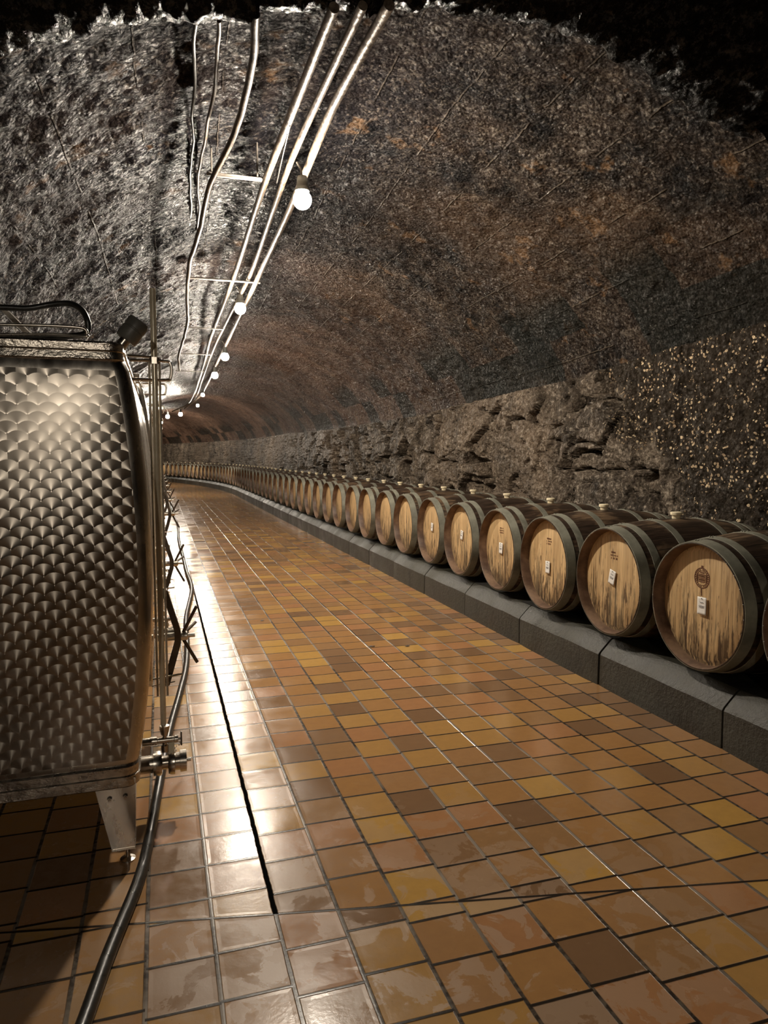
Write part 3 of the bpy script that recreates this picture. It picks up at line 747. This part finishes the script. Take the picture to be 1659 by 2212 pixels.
def star_handle(t, x, y, z):
    hb = bmesh.new(); add_lathe(hb, [(0, -.09), (.019, -.09), (.019, -.005), (.016, -.004), (.016, 0), (.023, .001), (.023, .052), (.019, .056), (.010, .057), (.010, .090), (0, .091)], 20, 'X', origin=(x, y, z))
    bmesh.ops.recalc_face_normals(hb, faces=hb.faces); h = from_bm('clamp_hub', hb, 'steel', t)
    for k, (dx, dy, dz) in enumerate(((.075, -.02, .150), (.075, .035, -.150), (.075, .15, .03))):
        b = bmesh.new(); add_tube(b, [(x+.025, y, z), (x+.025+dx, y+dy, z+dz)], .0085, 10); from_bm('handle_rod', b, 'darksteel', h)
    # pressure bar: flat arms up and down to the door edge
    b = bmesh.new(); w_ = .030
    sec = [(.24, -.062), (.235, -.058), (.03, .0), (-.03, .0), (-.235, -.058), (-.24, -.062)]; rr_ = []
    for dz, dx in sec:
        rr_.append([b.verts.new((x+.022+dx+ax, y+ay, z+dz)) for ax, ay in ((0, -w_), (0, w_), (-.030, w_), (-.030, w_-.004), (-.004, w_-.004), (-.004, -w_+.004), (-.030, -w_+.004), (-.030, -w_))])
    for p_, q_ in zip(rr_, rr_[1:]):
        for k in range(8): b.faces.new((p_[k], p_[(k+1) % 8], q_[(k+1) % 8], q_[k]))
    b.faces.new(rr_[0]); b.faces.new(rr_[-1][::-1]); bmesh.ops.recalc_face_normals(b, faces=b.faces)
    from_bm('pressure_bar', b, 'darksteel', t)
def door(t, y, z, xs):
    b = bmesh.new(); seg = 40; rings = []
    for sc, dx in ((1.0, -.02), (1.0, .010), (.97, .016), (.92, .016), (.88, .008), (.4, .022), (0.02, .026)):
        rings.append([b.verts.new((xs+dx, y+.17*sc*math.cos(a), z+.24*sc*math.sin(a))) for a in [2*PI*k/seg for k in range(seg)]])
    for p, q in zip(rings, rings[1:]):
        for k in range(seg): b.faces.new((p[k], p[(k+1) % seg], q[(k+1) % seg], q[k]))
    b.faces.new(rings[-1]); bmesh.ops.recalc_face_normals(b, faces=b.faces); from_bm('manway_door', b, 'steel', t)
    for dz, L in ((-.20, .135), (-.235, .10)):
        b = bmesh.new(); add_tube(b, [(xs+.01, y-.03, z+dz), (xs+L+.02, y-.05, z+dz+.02)], .0055 if dz > -.22 else .003, 8); from_bm('door_lever', b, 'steel', t)
def gauge(t, x, y, ztop, zbot, zbr):
    b = bmesh.new(); add_tube(b, [(x-.006, y, zbot), (x-.006, y, ztop)], .011, 14); from_bm('gauge_tube', b, 'sighttube', t)
    b = bmesh.new(); add_tube(b, [(x+.012, y+.01, zbot+.14), (x+.012, y+.01, ztop-.26)], .0045, 10); add_tube(b, [(x-.024, y+.012, zbot+.14), (x-.024, y+.012, ztop-.26)], .0045, 10); from_bm('gauge_guard', b, 'satin', t)
    for zz in (zbr, zbr-.055):
        pass
    b = bmesh.new(); add_tube(b, smooth_path([(x-.09, y, zbr), (x+.035, y, zbr), (x+.05, y, zbr-.008), (x+.055, y, zbr-.03), (x+.05, y, zbr-.062), (x+.035, y, zbr-.07), (x-.09, y, zbr-.07)], 5), .0055, 8)
    add_tube(b, [(x-.10, y, zbr+.016), (x+.0, y, zbr+.012)], .005, 8); from_bm('gauge_bracket', b, 'steel', t)
    b = bmesh.new(); add_lathe(b, [(0, -.012), (.018, -.012), (.018, .012), (0, .012)], 6, 'Z', origin=(x-.006, y, zbr-.0)); from_bm('gauge_collar', b, 'steel', t)
def valves(t, x, y, z):
    # small gauge cock over the drain outlet
    b = bmesh.new(); add_lathe(b, [(0, -.085), (.015, -.085), (.015, -.055), (.017, -.055), (.017, -.028), (.012, -.026), (.012, .035), (.015, .037), (.015, .05), (0, .05)], 16, 'X', origin=(x, y, z))
    add_lathe(b, [(0, -.045), (.014, -.045), (.014, -.02), (.008, -.015), (.008, .02), (.013, .022), (.019, .045), (.019, .058), (.012, .06), (0, .06)], 12, 'Z', origin=(x, y, z))
    bmesh.ops.recalc_face_normals(b, faces=b.faces); c = from_bm('gauge_cock', b, 'steel', t)
    b = bmesh.new(); add_box(b, (x+.062, y, z), (.006, .012, .055), bev=.002); add_tube(b, [(x+.045, y, z), (x+.062, y, z)], .005, 8); from_bm('cock_handle', b, 'darksteel', c)
    zz = z-.098
    b = bmesh.new(); add_lathe(b, [(0, -.10), (.034, -.10), (.034, -.045), (.046, -.044), (.048, -.02), (.044, -.012), (.026, -.01), (.026, .01), (.044, .012), (.048, .022), (.048, .036), (.034, .038), (.034, .055), (.042, .056), (.042, .080), (.012, .083), (.006, .084), (.006, .097), (0, .097)], 24, 'X', origin=(x, y+.02, zz))
    bmesh.ops.recalc_face_normals(b, faces=b.faces); c = from_bm('drain_outlet', b, 'steel', t)
    b = bmesh.new(); add_tube(b, [(x+.02, y+.02, zz+.04), (x+.028, y+.01, zz+.062)], .006, 8); add_box(b, (x+.025, y+.0, zz+.065), (.022, .004, .05), bev=.001); from_bm('clamp_tag', b, 'label', c)
    b = bmesh.new()
    for k in range(9):
        p = Vector((x+.055, y-.012, z-.01)).lerp(Vector((x+.03, y-.02, zz+.05)), k/8); p.x += .006*math.sin(k*1.2)
        add_box(b, p, (.0025, .006, .006) if k % 2 else (.006, .0025, .006))
    from_bm('chain', b, 'steel', c)
def leg(t, x, y, z1, front=True):
    """folded steel leg with screw foot, at corner (x,y)"""
    b = bmesh.new(); top = [( -.135, 0), (.0, 0), (.0, .09)]; bot = [(-.075, 0), (.0, 0), (.0, .07)]
    def sect(z, k, th=.003):
        o = [(-.135+.06*k, .0), (0, 0), (0, .10-.02*k)]; i = [(0-th, .10-.02*k), (-th, th), (-.135+.06*k, th)]
        return [b.verts.new((x+p[0]-.008*k, y+p[1]+.012*k, z)) for p in o+i]
    r0 = sect(z1+.005, 0); r1 = sect(z1-.055, .22); r2 = sect(.055, 1.0); r3 = sect(.052, 1.0)
    for a, c in ((r0, r1), (r1, r2), (r2, r3)):
        for k in range(6): b.faces.new((a[k], a[(k+1) % 6], c[(k+1) % 6], c[k]))
    b.faces.new(r0); b.faces.new(r3[::-1]); add_box(b, (x-.045, y+.045, .058), (.072, .07, .005))
    bmesh.ops.recalc_face_normals(b, faces=b.faces); L = from_bm('leg', b, 'steel', t, angle=20)
    for dx, dz in ((-.085, -.075), (-.035, -.072)):
        b = bmesh.new(); add_lathe(b, [(0, -.006), (.0085, -.006), (.0085, .004), (0, .004)], 6, 'Y', origin=(x+dx, y, z1+dz+.012)); add_lathe(b, [(0, -.010), (.005, -.009), (.005, 0), (0, 0)], 10, 'Y', origin=(x+dx, y, z1+dz+.012))
        bmesh.ops.recalc_face_normals(b, faces=b.faces); from_bm('bolt', b, 'steel', L)
    b = bmesh.new(); add_lathe(b, [(0, 0), (.026, 0), (.026, .005), (.014, .009), (.008, .011), (.008, .06), (0, .06)], 18, 'Z', origin=(x-.035, y+.045, 0))
    bmesh.ops.recalc_face_normals(b, faces=b.faces); from_bm('screw_foot', b, 'steel', L)
def rim(t, y0, y1, zc, h, x0, xl, out, name, mat='steelweld'):
    b = bmesh.new(); R = .04; ring = []
    for (cx, cy, a0) in ((x0-R, y0+R, -PI/2), (x0-R, y1-R, 0), (xl+R, y1-R, PI/2), (xl+R, y0+R, PI)):
        for i in range(7): a = a0 + PI/2*i/6; ring.append((cx, cy, a))
    prof = [(R-.03, -h/2), (R+out, -h/2), (R+out+.004, -h/2+.004), (R+out+.001, -.003), (R+out+.006, 0), (R+out+.001, .003), (R+out+.003, h/2-.006), (R+out-.004, h/2), (R-.03, h/2)]
    rings = []
    dens = []
    for i, (cx, cy, a) in enumerate(ring):
        nx_, ny_, a2 = ring[(i+1) % len(ring)]
        L = math.hypot(nx_-cx, ny_-cy); k = max(1, int(L/.04))
        for q in range(k): dens.append((cx+(nx_-cx)*q/k, cy+(ny_-cy)*q/k, a))
    for cx, cy, a in dens:
        jit = fbm((cx*9, cy*9, a), 3, 2)*.0018
        rings.append([b.verts.new((cx+(r+jit)*math.cos(a), cy+(r+jit)*math.sin(a), zc+z)) for r, z in prof])
    m_ = len(prof); n = len(rings)
    for i in range(n):
        p, q = rings[i], rings[(i+1) % n]
        for k in range(m_): b.faces.new((p[k], p[(k+1) % m_], q[(k+1) % m_], q[k]))
    bmesh.ops.recalc_face_normals(b, faces=b.faces); return from_bm(name, b, mat, t, angle=30)
TY = 2.47
def local_tank(y0, L, z0, z1, yd, zd, zbr, ztop):
    """all in local coordinates, front face at y=y0 (0)"""
    t = empty('steel_tank', (0, 0, 0)); xl = -1.18
    tank_body(t, 0, L, z0+.02, z1-.02, xl)
    rim(t, .0, L, z0+.035, .075, -.100, xl, .004, 'bottom_rim')
    rim(t, .0, L, z1-.03, .060, -.108, xl, .0, 'top_rim')
    for yy in (0, L-.12):
        leg(t, -.104, yy+.005, z0+.02)
    for yy in (0, L-.12):
        leg(t, xl+.14, yy+.005, z0+.02)
    door(t, yd, zd, side_x(zd, z0, z1)-.006); star_handle(t, side_x(zd, z0, z1)+.125, yd, zd)
    gauge(t, -.005, .34, ztop, .33, zbr); valves(t, -.008, .33, .30)
    return t
# nearest tank
t1 = local_tank(TY, 1.92, .285, 1.765, 1.16, .50, 1.752, 2.015)
t1.location = (0, TY, 0)
# vent cap on a short neck at its top front corner
b = bmesh.new(); ax = Vector((.12, 0, .16)).normalized(); base = Vector((-.125, .10, 1.755))
q = Vector((0, 0, 1)).rotation_difference(ax).to_matrix()
vs0 = []; add_lathe(b, [(0, -.03), (.018, -.03), (.018, .045), (0, .045)], 20); bmesh.ops.rotate(b, cent=(0, 0, 0), matrix=q, verts=b.verts); bmesh.ops.translate(b, vec=base, verts=b.verts)
bmesh.ops.recalc_face_normals(b, faces=b.faces); nk = from_bm('vent_neck', b, 'steel', t1)
b = bmesh.new(); add_lathe(b, [(0, .04), (.034, .04), (.037, .045), (.037, .082), (.035, .084), (.035, .087), (.037, .089), (.037, .112), (.033, .120), (0, .121)], 26); bmesh.ops.rotate(b, cent=(0, 0, 0), matrix=q, verts=b.verts); bmesh.ops.translate(b, vec=base, verts=b.verts)
bmesh.ops.recalc_face_normals(b, faces=b.faces); from_bm('vent_cap', b, 'greyplastic', nk)
tag(t1, 'nearest stainless steel tank, its front covered in overlapping polished swirls', 'tank', 'steel tanks in a row on the left')
t2 = local_tank(0, 1.95, .285, 1.90, 1.12, .56, 1.87, 2.05); t2.location = (0, 4.60, 0)
tag(t2, 'second stainless steel tank, just behind the nearest one', 'tank', 'steel tanks in a row on the left')
TL = ['third', 'fourth', 'fifth', 'sixth', 'seventh', 'eighth', 'ninth']
t3 = local_tank(0, 2.05, .285, 1.90, 1.0, .79, 1.87, 2.02)
for k in range(7):
    t = t3 if k == 0 else copy_tree(t3); s = 6.75 + k*2.42; t.location = (-.0, s, 0)
    tag(t, '%s stainless steel tank of the row, showing only its fittings' % TL[k], 'tank', 'steel tanks in a row on the left')

# things lying on the nearest tank: looped hose and bent steel tubes, a strut above
zt = 1.775
def onp(u, v, Y):                      # point on plane y=Y seen at pixel
    p = pixel_point(u, v, 1.0 if v < 984 else -1.0); k = Y/p.y; return Vector((p.x*k, Y, CAM_H+(p.z-CAM_H)*k))
pipe('hose', [onp(-60, 668, 2.75), onp(0, 664, 2.75), onp(60, 666, 2.75), onp(110, 658, 2.75), onp(150, 656, 2.74), onp(175, 668, 2.72), onp(188, 690, 2.7), onp(190, 712, 2.7), onp(180, 722, 2.7), onp(150, 726, 2.72), onp(90, 728, 2.75), onp(-40, 733, 2.78)], .0105, 'rubber', 'black hose looping over the top of the nearest tank', 'hose')
pipe('steel_rod', [onp(-70, 700, 2.62), onp(90, 703, 2.62), onp(165, 707, 2.62), onp(184, 712, 2.62), onp(188, 722, 2.62), onp(180, 727, 2.62), onp(100, 722, 2.64), onp(-60, 724, 2.66)], .0055, 'steel', 'bent shiny steel tube lying along the nearest tank top', 'rod')
b = bmesh.new(); A = onp(-20, 640, 2.95); B = onp(82, 742, 2.95); d = (B-A)
add_tube(b, [A, B], .012, 4); bmesh.ops.recalc_face_normals(b, faces=b.faces)
tag(from_bm('steel_strut', b, 'steel', smooth=False), 'bright slanting steel strut rising from the nearest tank at left', 'strut')

# hose along the floor
HP = [(60, 2720), (110, 2420), (150, 2290), (180, 2212), (235, 2060), (300, 1900), (325, 1800), (343, 1700), (366, 1580), (388, 1500), (402, 1440), (404, 1385), (402, 1335), (414, 1272), (403, 1235), (396, 1205), (386, 1165), (384, 1135), (374, 1108), (368, 1085)]
hp = [pixel_point(u, v, -CAM_H+.0195) for u, v in HP]
pipe('floor_hose', hp, .0195, 'rubber', 'long black hose snaking over the tiles past the tank valves', 'hose', seg=16)

# a few dry leaves on the tiles
for i, (u, v, lab) in enumerate(((668, 1272, 'dark leaf scrap on the tiles farthest from the viewer'), (567, 1341, 'dark leaf scrap on the tiles nearest the tank side'), (803, 1397, 'dark leaf scrap in mid floor, left of another'), (880, 1396, 'dark leaf scrap nearest the barrels'))):
    p = pixel_point(u, v, -CAM_H); b = bmesh.new(); rr = random.Random(i); c = b.verts.new((0, 0, .006)); ring = []
    for k in range(9): a = 2*PI*k/9; r = rr.uniform(.008, .02); ring.append(b.verts.new((r*math.cos(a)*1.3, r*math.sin(a), rr.uniform(.001, .006))))
    for k in range(9): b.faces.new((c, ring[k], ring[(k+1) % 9]))
    o = from_bm('leaf', b, 'leaf', smooth=False); sm = o.modifiers.new('s', 'SOLIDIFY'); sm.thickness = .0008; sm.offset = 1; o.location = (p.x, p.y, 0.0005)
    tag(o, lab, 'leaf', 'leaf scraps on the floor')
